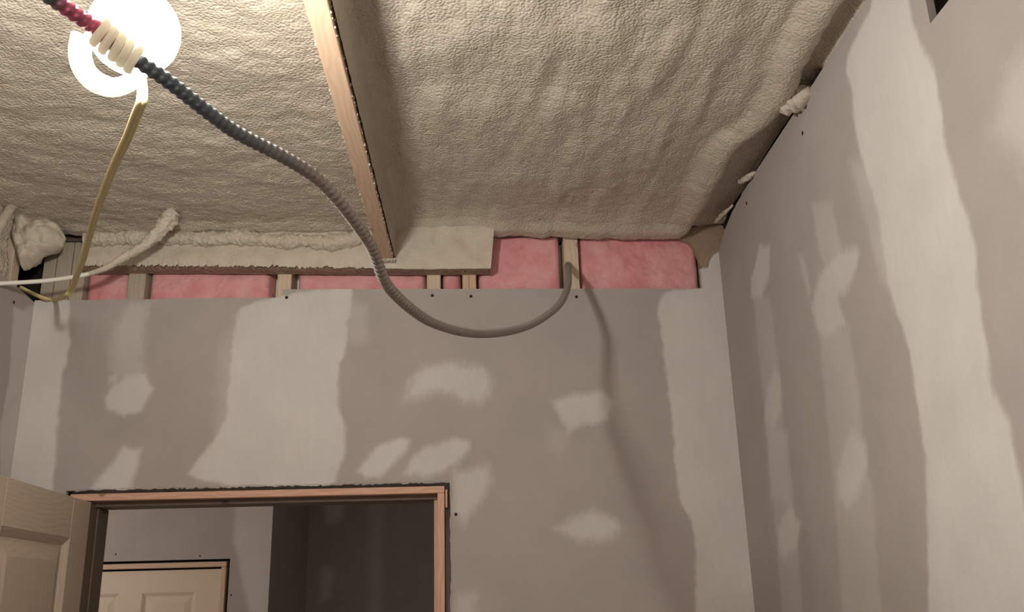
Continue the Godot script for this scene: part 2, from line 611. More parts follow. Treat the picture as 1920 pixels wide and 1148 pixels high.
const HALL_PATCHES := [[0.8, 0.02, [-1.286, 2.32, -1.061, 2.315, -1.045, 1.725, -1.167, 1.728, -1.277, 2.101]]]
const END_PATCHES := [[0.8, 0.03, [-1.005, 2.42, -0.861, 2.417, -0.875, 2.299, -0.969, 2.268]],
	[0.7, 0.03, [-0.991, 2.022, -0.906, 2, -0.927, 1.827, -0.999, 1.797]],
	[0.5, 0.04, [-0.707, 2.413, -0.604, 2.411, -0.609, 1.692, -0.692, 1.694]]]


# ---------------------------------------------------------------- the shell

func on_back(p: Vector2, d: float) -> Vector3:
	return Vector3(p.x, p.y, d)


func on_side(p: Vector2, d: float) -> Vector3:
	return Vector3(d, p.y, p.x)


func uv_in(left: float, right: float, bottom: float, top: float) -> Callable:
	return func(p: Vector2) -> Vector2: return Vector2((p.x - left) / (right - left), (top - p.y) / (top - bottom))


func screw(parent: Node, at: Vector3, out: Vector3) -> void:
	var head := lathe([Vector2(0, -0.004), Vector2(0.0042, -0.004), Vector2(0.0044, 0.0006), Vector2(0.0034, 0.0011), Vector2(0.0014, 0.0008), Vector2(0, 0.0002)], 12)
	var o := put("screw", head, M.screw, parent, at)
	o.basis = Basis(Quaternion(Vector3.UP, out))


func build_floor() -> void:
	var f := thing("floor", "bare wooden subfloor of the room below the frame", "floor", Vector3.ZERO, "", "structure")
	put("subfloor", box_mesh(Vector3(-1.35, -0.05, -0.115), Vector3(0.85, 0, 3.8), 0.001, 2), M.subfloor, f)


func torn_edge(from: Vector2, to: Vector2, step: float, amount: float) -> PackedVector2Array:
	var out := PackedVector2Array()
	var n := int(from.distance_to(to) / step)
	var across := (to - from).orthogonal().normalized()
	for k in n + 1:
		var jag := rng.randf_range(-1, 1) * amount * (0.4 + 0.6 * absf(rough_noise.get_noise_1d(k * 0.21))) if k > 0 and k < n else 0.0
		out.append(from.lerp(to, float(k) / n) + across * jag)
	return out


func build_wall_back() -> void:
	var w := thing("wall_back", "grey unpainted drywall facing the camera with white compound patches above the doorway", "wall", Vector3(0, 0, 0), "", "structure")
	var uv := uv_in(-1.2, 0.72, 1.66, 2.75)
	var left := PackedVector2Array([Vector2(-1.19, 0.0), Vector2(-1.19, 2.596)])
	left.append_array(torn_edge(Vector2(-1.19, 2.596), Vector2(-0.54, 2.594), 0.05, 0.0012))
	left.append_array([Vector2(-0.525, 2.6), Vector2(-0.525, 2.084)])
	left.append_array(torn_edge(Vector2(-0.525, 2.0832), Vector2(-1.046, 2.0832), 0.006, 0.0035))
	left.append_array([Vector2(-1.046, 0.0)])
	put("drywall_sheet", sheet(left, 0.0, -0.0125, on_back, uv), M.back_paint, w)
	var right := PackedVector2Array([Vector2(-0.525, 2.0832), Vector2(-0.525, 2.618), Vector2(0.638, 2.604)])
	var notch := [0.634, 2.604, 0.633, 2.662, 0.658, 2.663]
	right.append_array([Vector2(notch[0], notch[1]), Vector2(notch[2], notch[3]), Vector2(notch[4], notch[5]), Vector2(0.664, 2.685), Vector2(0.675, 2.702), Vector2(0.692, 2.712), Vector2(0.692, 0.0), Vector2(-0.070, 0.0), Vector2(-0.070, 1.5)])
	right.append_array(torn_edge(Vector2(-0.070, 1.5), Vector2(-0.071, 2.0832), 0.009, 0.0028))
	right.append_array(torn_edge(Vector2(-0.071, 2.0832), Vector2(-0.525, 2.0832), 0.006, 0.0032))
	put("drywall_sheet", sheet(right, 0.0, -0.0125, on_back, uv), M.back_paint, w)
	for e in [[Vector2(-1.046, 2.0846), Vector2(-0.071, 2.0846), 0.0], [Vector2(-0.0695, 2.07), Vector2(-0.0695, 1.5), 0.0]]:
		var rim := torn_edge(e[0], e[1], 0.005, 0.0034)
		var outer := torn_edge(e[1], e[0], 0.004, 0.0012)
		var shift: Vector2 = Vector2(0, 0.0022) if e[0].y == e[1].y else Vector2(0.0022, 0)
		for k in outer.size():
			outer[k] += shift
		rim.append_array(outer)
		put("torn_paper", sheet(rim, 0.0012, -0.006, on_back, uv), M.torn_paper, w)
	for s in [Vector2(-0.116, 2.594), Vector2(-0.01, 2.59), Vector2(0.282, 2.584), Vector2(-0.514, 2.594), Vector2(-0.056, 2.002)]:
		screw(w, Vector3(s.x, s.y, 0.0), Vector3.BACK)
	# framing: each stud by its two sides
	var pale: Material = M.pine_pale
	for s in [[-1.186, -1.153, M.plate], [-1.151, -1.110, M.plate], [-1.108, -1.072, M.plate], [-0.951, -0.905, M.plate], [-0.544, -0.506, pale], [-0.132, -0.094, pale], [-0.033, -0.015, M.pine], [-0.0145, 0.005, M.pine], [0.254, 0.295, pale], [0.642, 0.70, M.plate]]:
		var foot := 2.12 if s[0] > -1.0 and s[1] < -0.05 else 0.0
		put("stud", box_mesh(Vector3(s[0], foot, -0.1), Vector3(s[1], 2.77, -0.0135), 0.0015, 1), s[2], w)
	put("header", box_mesh(Vector3(-1.07, 2.105, -0.1), Vector3(-0.035, 2.14, -0.0135), 0.0015, 0), M.dark_wood, w)
	put("top_plate", box_mesh(Vector3(-1.19, 2.775, -0.1), Vector3(0.692, 2.85, -0.02), 0.0015, 0), M.dark_wood, w)
	var backing := PackedVector2Array([Vector2(-1.35, 0.0), Vector2(-1.35, 2.95), Vector2(0.85, 2.95), Vector2(0.85, 0.0), Vector2(-0.085, 0.0), Vector2(-0.085, 2.08), Vector2(-1.02, 2.08), Vector2(-1.02, 0.0)])
	put("hallway_drywall", sheet(backing, -0.1025, -0.115, on_back, uv), M.primer, w)
	put("cavity_shade_sheet", box_mesh(Vector3(-1.31, 1.5, -0.1), Vector3(-1.19, 2.94, -0.09), 0.0), M.cavity_shade, w)  # added dark sheet standing in for the shade inside the left corner hole
	# a chip of shim by the right jamb
	put("shim", box_mesh(Vector3(-0.083, 2.02, -0.07), Vector3(-0.0775, 2.066, -0.004), 0.0008, 1), M.pine_orange, w)


func build_wall_right() -> void:
	var w := thing("wall_right", "long grey drywall on the right with a wide white taped seam and smeared screw spots", "wall", Vector3.ZERO, "", "structure")
	var uv := uv_in(0.0, 1.6, 1.66, 2.8)
	var far := PackedVector2Array([Vector2(0.0, 0.0), Vector2(0.0, 2.714), Vector2(0.05, 2.735), Vector2(0.093, 2.749), Vector2(0.16, 2.763)])
	far.append_array(torn_edge(Vector2(0.17, 2.764), Vector2(0.33, 2.774), 0.02, 0.004))
	far.append_array([Vector2(0.68, 2.772), Vector2(1.244, 2.776), Vector2(1.2455, 2.603), Vector2(3.8, 2.598), Vector2(3.8, 0.0)])
	put("drywall_sheet", sheet(far, 0.692, 0.7045, on_side, uv), M.right_paint, w)
	for s in [Vector2(0.708, 2.707), Vector2(0.293, 2.731)]:
		screw(w, Vector3(0.692, s.y, s.x), Vector3.LEFT)
	put("top_plate", box_mesh(Vector3(0.715, 2.70, -0.1), Vector3(0.79, 2.78, 1.19), 0.0015, 2), M.plate, w)
	for z in [0.02, 0.43, 0.84, 1.66, 2.07, 2.48, 2.89, 3.3]:
		put("stud", box_mesh(Vector3(0.706, 0, z), Vector3(0.79, 2.70, z + 0.038), 0.0015, 1), M.dark_wood, w)
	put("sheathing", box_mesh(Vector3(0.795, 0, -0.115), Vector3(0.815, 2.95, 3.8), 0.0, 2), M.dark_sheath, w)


func build_wall_left() -> void:
	var w := thing("wall_left", "narrow strip of drywall on the left beside the open door", "wall", Vector3.ZERO, "", "structure")
	var uv := uv_in(0.0, 1.2, 1.7, 2.65)
	var low := PackedVector2Array([Vector2(0.0, 0.0), Vector2(0.0, 2.59), Vector2(0.06, 2.597), Vector2(0.2, 2.606), Vector2(3.8, 2.61), Vector2(3.8, 0.0)])
	put("drywall_sheet", sheet(low, -1.19, -1.2025, on_side, uv), M.left_paint, w)
	for s in [Vector2(0.107, 2.556)]:
		screw(w, Vector3(-1.19, s.y, s.x), Vector3.RIGHT)
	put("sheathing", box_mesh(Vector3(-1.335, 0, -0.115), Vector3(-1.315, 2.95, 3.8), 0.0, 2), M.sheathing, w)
	put("stud", box_mesh(Vector3(-1.29, 0, 0.075), Vector3(-1.204, 2.9, 0.113), 0.0015, 1), M.pine_pale, w)
	# foam sprayed between the studs above the drywall
	var foam := skin(60, 160, func(u: float, v: float) -> Vector3:
		var z := 0.118 + 3.6 * v * v
		var y := 2.52 + 0.4 * u
		var edge := smoothstep(0.0, 0.03, z - 0.118)
		var x := -1.235 + 0.03 * edge + 0.022 * soft_noise.get_noise_3d(y * 7.0, z * 7.0, 3.0) + 0.003 * rough_noise.get_noise_2d(y * 80.0, z * 80.0)
		return Vector3(x, y, z))
	put("wall_foam", foam, M.foam, w)


func build_wall_front() -> void:
	var w := thing("wall_front", "plain drywall behind the camera closing the room", "wall", Vector3.ZERO, "", "structure")
	put("drywall_sheet", box_mesh(Vector3(-1.35, 0, 3.8), Vector3(0.85, 2.95, 3.82), 0.0), M.plain_paint, w)


func build_hallway() -> void:
	var xc := -1.082
	var ze := -3.674
	var f := thing("floor_hallway", "pale floor of the hallway beyond the doorway", "floor", Vector3.ZERO, "", "structure")
	put("subfloor", box_mesh(Vector3(-4.0, -0.05, ze - 0.1), Vector3(1.6, 0, -0.115), 0.0), M.primer, f)
	var c := thing("ceiling_hallway", "drywall ceiling of the hallway beyond the doorway", "ceiling", Vector3.ZERO, "", "structure")
	put("drywall_sheet", box_mesh(Vector3(-4.0, 2.5, ze - 0.1), Vector3(1.6, 2.55, -0.116), 0.0), M.primer, c)
	var a := thing("wall_hallway", "lit grey hallway drywall seen through the doorway around the far door", "wall", Vector3.ZERO, "", "structure")
	var outline := PackedVector2Array([Vector2(-4.0, 0), Vector2(-4.0, 2.5), Vector2(xc, 2.5), Vector2(xc, 0), Vector2(-1.29, 0), Vector2(-1.29, 2.026), Vector2(-2.30, 2.026), Vector2(-2.30, 0)])
	put("drywall_sheet", sheet(outline, -2.6, -2.6125, on_back, uv_in(-2.2, xc, 1.6, 2.4)), M.hall_paint, a)
	for s in [Vector2(-1.879, 2.062), Vector2(-1.446, 2.043), Vector2(-1.274, 1.845)]:
		screw(a, Vector3(s.x, s.y, -2.6), Vector3.BACK)
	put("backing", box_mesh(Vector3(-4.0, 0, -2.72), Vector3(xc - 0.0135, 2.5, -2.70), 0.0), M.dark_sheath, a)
	var b := thing("wall_return", "shadowed side wall turning away past the lit hallway corner", "wall", Vector3.ZERO, "", "structure")
	put("drywall_sheet", box_mesh(Vector3(xc - 0.0125, 0, ze), Vector3(xc, 2.5, -2.613), 0.001), M.plain_paint, b)
	var d := thing("wall_end", "dark drywall at the end of the hallway with faint pale patches", "wall", Vector3.ZERO, "", "structure")
	put("drywall_sheet", sheet(PackedVector2Array([Vector2(xc - 0.1, 0), Vector2(xc - 0.1, 2.5), Vector2(1.6, 2.5), Vector2(1.6, 0)]), ze, ze - 0.0125, on_back, uv_in(xc, 0.4, 1.6, 2.5)), M.end_paint, d)
	var g := thing("wall_sides", "drywall closing the two ends of the hallway out of view", "wall", Vector3.ZERO, "", "structure")
	put("drywall_sheet", box_mesh(Vector3(-4.02, 0, ze - 0.1), Vector3(-4.0, 2.55, -0.1), 0.0), M.primer, g)
	put("drywall_sheet", box_mesh(Vector3(1.6, 0, ze - 0.1), Vector3(1.62, 2.55, -0.1), 0.0), M.primer, g)
	put("drywall_sheet", box_mesh(Vector3(-4.0, 0, -0.12), Vector3(-1.36, 2.55, -0.1), 0.0), M.primer, g)
	put("drywall_sheet", box_mesh(Vector3(0.86, 0, -0.12), Vector3(1.6, 2.55, -0.1), 0.0), M.primer, g)
	var l := thing("hallway_bulb", "bare round bulb lighting the hallway from beside the doorway, out of view", "lamp", Vector3(-2.45, 2.1, -1.35))
	put("bulb", lathe(globe_profile(0.045), 24), M.globe, l, Vector3(-2.45, 2.1, -1.35))
	put("socket", lathe(socket_profile(), 20), M.white_plastic, l, Vector3(-2.45, 2.1 + 0.053, -1.35))
	put("cord", tube(PackedVector3Array([Vector3(0, 0, 0), Vector3(0, 0.1, 0), Vector3(0, 0.2, 0), Vector3(0, 0.30, 0)]), 0.1, 8, func(_s: float, _a: float) -> float: return 0.004), M.white_plastic, l, Vector3(-2.45, 2.2, -1.35))


# ---------------------------------------------------------------- foam ceiling

func pebble(x: float, z: float, size: float, seed_: float) -> float:
	return 0.5 - fold_noise.get_noise_3d(x / size, z / size, seed_)


func bead_edge(z: float) -> float:
	var pts := [Vector2(-0.01, 0.594), Vector2(0.064, 0.629), Vector2(0.214, 0.629), Vector2(0.366, 0.625), Vector2(0.474, 0.622), Vector2(0.541, 0.627), Vector2(0.597, 0.653), Vector2(0.636, 0.663), Vector2(0.694, 0.67), Vector2(0.705, 0.681), Vector2(0.83, 0.668), Vector2(0.887, 0.659), Vector2(0.993, 0.656), Vector2(1.087, 0.659)]
	if z <= pts[0].x:
		return pts[0].y
	for n in pts.size() - 1:
		if z < pts[n + 1].x:
			return lerpf(pts[n].y, pts[n + 1].y, smoothstep(0.0, 1.0, (z - pts[n].x) / maxf(pts[n + 1].x - pts[n].x, 0.001)))
	return pts[-1].y


func build_ceiling() -> void:
	var c := thing("ceiling", "cream spray foam ceiling with a pebbled skin filling the bays beside the rafter", "ceiling", Vector3.ZERO, "", "structure")
	put("roof_deck", box_mesh(Vector3(-1.35, 2.95, -0.115), Vector3(0.85, 2.99, 3.82), 0.0, 2), M.sheathing, c)
	# right bay: from the rafter's side across to the curled edge by the right wall
	var right := skin(200, 520, func(u: float, v: float) -> Vector3:
		var z := -0.03 + 3.81 * pow(v, 1.6)
		var back := smoothstep(0.16, -0.01, z)
		var high := 2.797 - 0.022 * back
		var xe := (bead_edge(z - 0.06) + bead_edge(z - 0.03) + 2.0 * bead_edge(z) + bead_edge(z + 0.03) + bead_edge(z + 0.06)) / 6.0 - 0.004 + 0.006 * soft_noise.get_noise_1d(z * 16.0)
		var grown := smoothstep(0.0, 0.16, z)
		var p := Vector2.ZERO
		var calm := 0.0
		if u < 0.10:   # down the rafter's side
			var t := u / 0.10
			p = Vector2(-0.2155 + 0.010 * t * t * t, lerpf(2.690 + 0.004 * rough_noise.get_noise_1d(z * 60.0), high, t))
			calm = 0.04 + 0.1 * t
		elif u < 0.14:
			var t := (u - 0.10) / 0.04
			p = Vector2(lerpf(-0.2055, -0.170, t), high + 0.012 * sin(PI * 0.5 * t))
			calm = lerpf(0.14, 0.8, t)
		elif u < 0.70:
			var t := (u - 0.14) / 0.56
			p = Vector2(lerpf(-0.170, xe - 0.105, t), lerpf(high + 0.012, high - 0.014, smoothstep(0.0, 1.0, t)))
			calm = lerpf(0.8, 1.0, minf(t * 8.0, 1.0)) * lerpf(1.0, 0.7, smoothstep(0.85, 1.0, t))
		elif u < 0.84:   # easing down into the rolled bead
			var t := (u - 0.70) / 0.14
			p = Vector2(lerpf(xe - 0.105, xe - 0.028, t), high - 0.014 + grown * (0.003 * sin(PI * minf(t / 0.6, 1.0)) - 0.022 * smoothstep(0.25, 1.0, t)))
			calm = lerpf(0.7, 0.25, t)
		elif u < 0.93:   # the bead's round edge
			var t := (u - 0.84) / 0.09
			var a := -PI / 2 + deg_to_rad(150.0) * t
			p = Vector2(xe - 0.028 + 0.027 * cos(a), high - 0.014 - 0.022 * grown + 0.027 + 0.027 * sin(a))
			calm = 0.22
		else:   # the shaded shelf behind it, reaching to the wall
			var t := (u - 0.93) / 0.07
			p = Vector2(lerpf(xe - 0.0145, maxf(0.709, xe + 0.02), t), lerpf(high + 0.0265 - 0.022 * grown, 2.803, smoothstep(0.0, 0.5, t)) - 0.030 * smoothstep(0.80, 0.86, z) * smoothstep(0.45, 0.9, t) * smoothstep(1.22, 1.18, z))
			calm = 0.35
		var y := p.y
		var fold := soft_noise.get_noise_3d(p.x * 9.0, z * 2.4, 0.0) * 0.012 + soft_noise.get_noise_3d(p.x * 22.0, z * 5.0, 4.0) * 0.003
		fold += 0.010 * soft_noise.get_noise_3d(p.x * 3.0, z * 3.0, 9.0)
		y += fold * calm * (1.0 - 0.6 * back)
		y -= (pebble(p.x, z, 0.021, 0.0) * 0.0020 + pebble(p.x, z, 0.012, 5.0) * 0.0018) * calm
		# the overhang along the back wall
		if z < 0.075 and u >= 0.06:
			var lip := smoothstep(0.075, 0.035, z)
			y -= 0.016 * lip * (0.7 + 0.6 * soft_noise.get_noise_1d(p.x * 6.0))
			y += 0.030 * smoothstep(0.012, -0.03, z)
		return Vector3(p.x, y, z))
	put("spray_foam", right, M.foam, c)
	var left := skin(240, 520, func(u: float, v: float) -> Vector3:
		var z := 0.03 + 3.75 * pow(v, 1.6)
		var x := lerpf(-1.21, -0.2585, u)
		var corner := smoothstep(0.25, 0.0, z) * smoothstep(-0.9, -1.2, x)
		var fold := soft_noise.get_noise_3d(x * 4.0 + z * 2.0, z * 5.0, 20.0) * 0.010 + soft_noise.get_noise_3d(x * 12.0, z * 20.0, 24.0) * 0.003
		var y := 2.782 + fold
		y -= pebble(x * 0.75, z, 0.019, 7.0) * 0.0022 + pebble(x, z, 0.012, 8.0) * 0.0018
		y += 0.012 * corner
		y -= 0.012 * smoothstep(0.10, 0.04, z)
		y += 0.010 * smoothstep(0.985, 1.0, u)
		return Vector3(x, y, z))
	put("spray_foam", left, M.foam, c)


func build_rafter() -> void:
	var r := thing("rafter", "bare pine rafter running overhead from the back wall towards the camera", "rafter", Vector3(-0.2385, 2.68, 0.046))
	put("beam", box_mesh(Vector3(-0.257, 2.68, 0.046), Vector3(-0.220, 2.94, 3.8), 0.0015, 2), M.pine, r)
	# drips of foam left along the lower edges
	var st := SurfaceTool.new()
	st.begin(Mesh.PRIMITIVE_TRIANGLES)
	var ball := SphereMesh.new()
	ball.radius = 1.0
	ball.height = 2.0
	ball.radial_segments = 8
	ball.rings = 5
	for k in 190:
		var z := 0.06 + 1.25 * pow(rng.randf(), 1.3)
		var side := 1.0 if k % 3 else -1.0
		var s := rng.randf_range(0.0009, 0.0024)
		var at := Vector3(-0.2385 + side * (0.0185 + 0.0005), 2.681 + rng.randf() * 0.012, z)
		st.append_from(ball, 0, Transform3D(Basis.from_scale(Vector3(s, s * rng.randf_range(0.8, 1.6), s * rng.randf_range(1.0, 2.2))), at))
	var drips := put("foam_drips", st.commit(), M.foam_smooth, r, Vector3.ZERO, "small cream foam drips along the rafter edge")
	drips.set_meta("kind", "stuff")
	# the foam smear where the rafter meets the wall
	var smear := skin(24, 16, func(u: float, v: float) -> Vector3:
		var a := PI * v
		return Vector3(lerpf(-0.262, -0.214, u), 2.681 - 0.006 * sin(a) * (1.0 + soft_noise.get_noise_2d(u * 9.0, v * 3.0)), 0.043 + 0.020 * (1.0 - cos(a)) * 0.5))
	put("foam_smear", smear, M.foam_smooth, r)


# ---------------------------------------------------------------- foam on the walls

func build_foam_pieces() -> void:
	var s := thing("foam_skirt", "smooth cream band of spray foam with a ragged cut lower edge under the ceiling", "foam", Vector3(-0.5, 2.66, 0.02))
	var lower := func(x: float) -> float:
		var jag := 0.0
		if x < -0.3:
			jag = 0.006 * maxf(0.0, rough_noise.get_noise_1d(x * 45.0)) + 0.004 * rough_noise.get_noise_1d(x * 140.0)
		return lerpf(2.676, 2.656, smoothstep(-1.05, 0.05, x)) + jag + 0.0012 * rough_noise.get_noise_1d(x * 300.0)
	var face := skin(420, 40, func(u: float, v: float) -> Vector3:
		var x := lerpf(-1.062, 0.046, u)
		var b: float = lower.call(x)
		var y := lerpf(b, 2.79, v)
		var z := 0.045 + 0.004 * soft_noise.get_noise_2d(x * 12.0, y * 12.0)
		if x < -0.27:
			z += 0.010 * smoothstep(2.73, 2.69, y) * (0.4 + 0.6 * soft_noise.get_noise_1d(x * 8.0))
		z -= 0.006 * pow(1.0 - v, 8.0)
		x -= 0.004 * smoothstep(0.98, 1.0, u) * 0.0
		return Vector3(x + (0.010 * (y - 2.66) / 0.1 if u > 0.999 else 0.0), y, z))
	put("front_face", face, M.foam_smooth, s)
	var under := skin(420, 10, func(u: float, v: float) -> Vector3:
		var x := lerpf(-1.062, 0.046, u)
		var b: float = lower.call(x)
		var z := lerpf(0.0395 + 0.004 * soft_noise.get_noise_2d(x * 12.0, b * 12.0), -0.0125, v)
		var y := b + (lerpf(2.674, 2.657, smoothstep(-1.05, 0.05, x)) - b) * smoothstep(0.0, 0.5, v) + 0.003 * rough_noise.get_noise_2d(x * 90.0, z * 90.0) * sin(PI * v)
		return Vector3(x, y, z))
	put("cut_edge", under, M.foam_cut, s, Vector3.ZERO, "darker cut underside of the foam band")
	var end := skin(8, 16, func(u: float, v: float) -> Vector3:
		var y := lerpf(2.656, 2.79, v)
		return Vector3(0.046 + 0.010 * v + 0.001 * rough_noise.get_noise_2d(u * 5.0, v * 12.0), y, lerpf(0.044, -0.03, u)))
	put("cut_end", end, M.foam_smooth, s)
	# the bubbly roll where band and ceiling meet, left of the rafter
	var roll_path := PackedVector3Array()
	for k in 391:
		var x := -1.055 + 0.002 * k
		roll_path.append(Vector3(x, 2.752 + 0.006 * soft_noise.get_noise_1d(x * 5.0) - 0.020 * smoothstep(-0.7, -0.35, x) + 0.012 * smoothstep(-0.4, -0.3, x), 0.047))
	var roll := tube(roll_path, 0.002, 28, func(q: float, a: float) -> float:
		return 0.013 + 0.009 * soft_noise.get_noise_1d(q * 9.0) + 0.007 * (0.5 - fold_noise.get_noise_3d(q / 0.013, cos(a) * 1.6, sin(a) * 1.6)) + 0.006 * soft_noise.get_noise_3d(q * 45.0, cos(a) * 1.5, sin(a) * 1.5))
	put("bubbly_roll", roll, M.foam_smooth, s, Vector3.ZERO, "lumpy bubbled roll of foam along the top")

	tag(put("foam_lump", lump([-1.215, 2.806, -1.191, 2.813, -1.157, 2.802, -1.121, 2.786, -1.099, 2.769, -1.083, 2.737, -1.087, 2.713, -1.11, 2.698, -1.131, 2.689, -1.146, 2.676, -1.153, 2.665, -1.16, 2.661, -1.166, 2.652, -1.178, 2.645, -1.185, 2.657, -1.192, 2.672, -1.204, 2.699, -1.217, 2.732, -1.219, 2.771], 0.10, 0.055, 0.045, 0.020), M.foam_smooth), "rounded hanging lump of cream foam with a ragged tip at the left corner", "foam")
	# the thin foam skin at the far right corner
	var corner := PackedVector2Array()
	var flat_list := [0.571, 2.774, 0.589, 2.757, 0.612, 2.747, 0.625, 2.729, 0.635, 2.7, 0.64, 2.671, 0.676, 2.675, 0.702, 2.723, 0.725, 2.772, 0.703, 2.814]
	for k in range(0, flat_list.size(), 2):
		corner.append(Vector2(flat_list[k], flat_list[k + 1]))
	tag(put("foam_corner", sheet(corner, -0.010, -0.03, on_back, uv_in(0, 1, 0, 1)), M.foam_cut), "tan curved foam scrap in the far right corner above the white taped strip", "foam")
	var blobs := [[[Vector3(0.674, 2.785, 0.303), Vector3(0.677, 2.775, 0.343), Vector3(0.684, 2.772, 0.373), Vector3(0.694, 2.774, 0.387)], 0.008, "small curl of foam bridging the dark gap midway along the right wall"], [[Vector3(0.656, 2.768, 0.7), Vector3(0.669, 2.768, 0.722), Vector3(0.682, 2.77, 0.743), Vector3(0.694, 2.768, 0.78)], 0.024, "thick foam neck reaching the right wall where the dark gap begins"], [[Vector3(0.671, 2.775, 0.062), Vector3(0.673, 2.77, 0.122), Vector3(0.68, 2.77, 0.155), Vector3(0.694, 2.78, 0.175)], 0.006, "thin foam thread over the dark gap nearest the back corner"]]
	for b in blobs:
		var path := smooth_path(b[0], 0.002)
		var r: float = b[1]
		var m := tube(path, 0.002, 16, func(q: float, a: float) -> float: 
			var t := clampf(q / (path.size() * 0.002), 0.0, 1.0)
			return r * (0.25 + 0.75 * pow(sin(PI * clampf(t, 0.02, 0.98)), 0.6)) * (1.0 + 0.6 * soft_noise.get_noise_3d(q * 50.0, cos(a), sin(a) + r * 900.0)))
		tag(put("foam_bridge", m, M.foam_smooth), b[2], "foam")
	var stub := smooth_path([Vector3(-1.165, 2.66, 0.297), Vector3(-1.165, 2.7, 0.272), Vector3(-1.168, 2.743, 0.245), Vector3(-1.172, 2.78, 0.214), Vector3(-1.18, 2.809, 0.188)], 0.002)
	tag(put("foam_covered_cable", tube(stub, 0.002, 16, func(q: float, a: float) -> float: return 0.011 + 0.003 * soft_noise.get_noise_3d(q * 30.0, cos(a), sin(a))), M.foam_smooth), "short stub of foam covered cable at the left edge above the lump", "cable")


func build_insulation() -> void:
	var batts := [
		[-1.073, -0.953, 2.50, 2.76, "narrow pink batt left of all, just right of the yellow cable"],
		[-0.902, -0.566, 2.50, 2.76, "long low pink batt under the foam band on the left half of the wall"],
		[-0.495, -0.135, 2.50, 2.76, "long pink batt passing behind the grey conduit below the rafter end"],
		[-0.092, -0.036, 2.50, 2.76, "smallest pink batt squeezed between two close studs"],
		[0.008, 0.247, 2.50, 2.792, "tall pink batt between the end of the foam band and the conduit's stud"],
		[0.297, 0.640, 2.50, 2.792, "wide tall pink batt at the right end beside the corner"]]
	for b in batts:
		var x0: float = b[0]
		var x1: float = b[1]
		var y0: float = b[2]
		var y1: float = b[3]
		var nx := maxi(12, int((x1 - x0) / 0.005))
		var front := func(u: float, v: float) -> Vector3:
			var x := lerpf(x0, x1, u)
			var y := lerpf(y0, y1, v)
			var d := minf(minf(x - x0, x1 - x), y1 - y)
			var e := clampf(d / 0.022, 0.0, 1.0)
			var z := -0.062 + 0.032 * sqrt(1.0 - (1.0 - e) * (1.0 - e)) + 0.008 * soft_noise.get_noise_3d(x * 9.0, y * 9.0, 40.0) * e + 0.002 * rough_noise.get_noise_2d(x * 90.0, y * 90.0)
			if u == 0.0 or u == 1.0 or v == 0.0 or v == 1.0:
				z = -0.099
			return Vector3(x, y, z)
		tag(put("insulation_batt", skin(nx, 50, front), M.batt), b[4], "insulation", "pink fiberglass batts between the studs")


# ---------------------------------------------------------------- doors

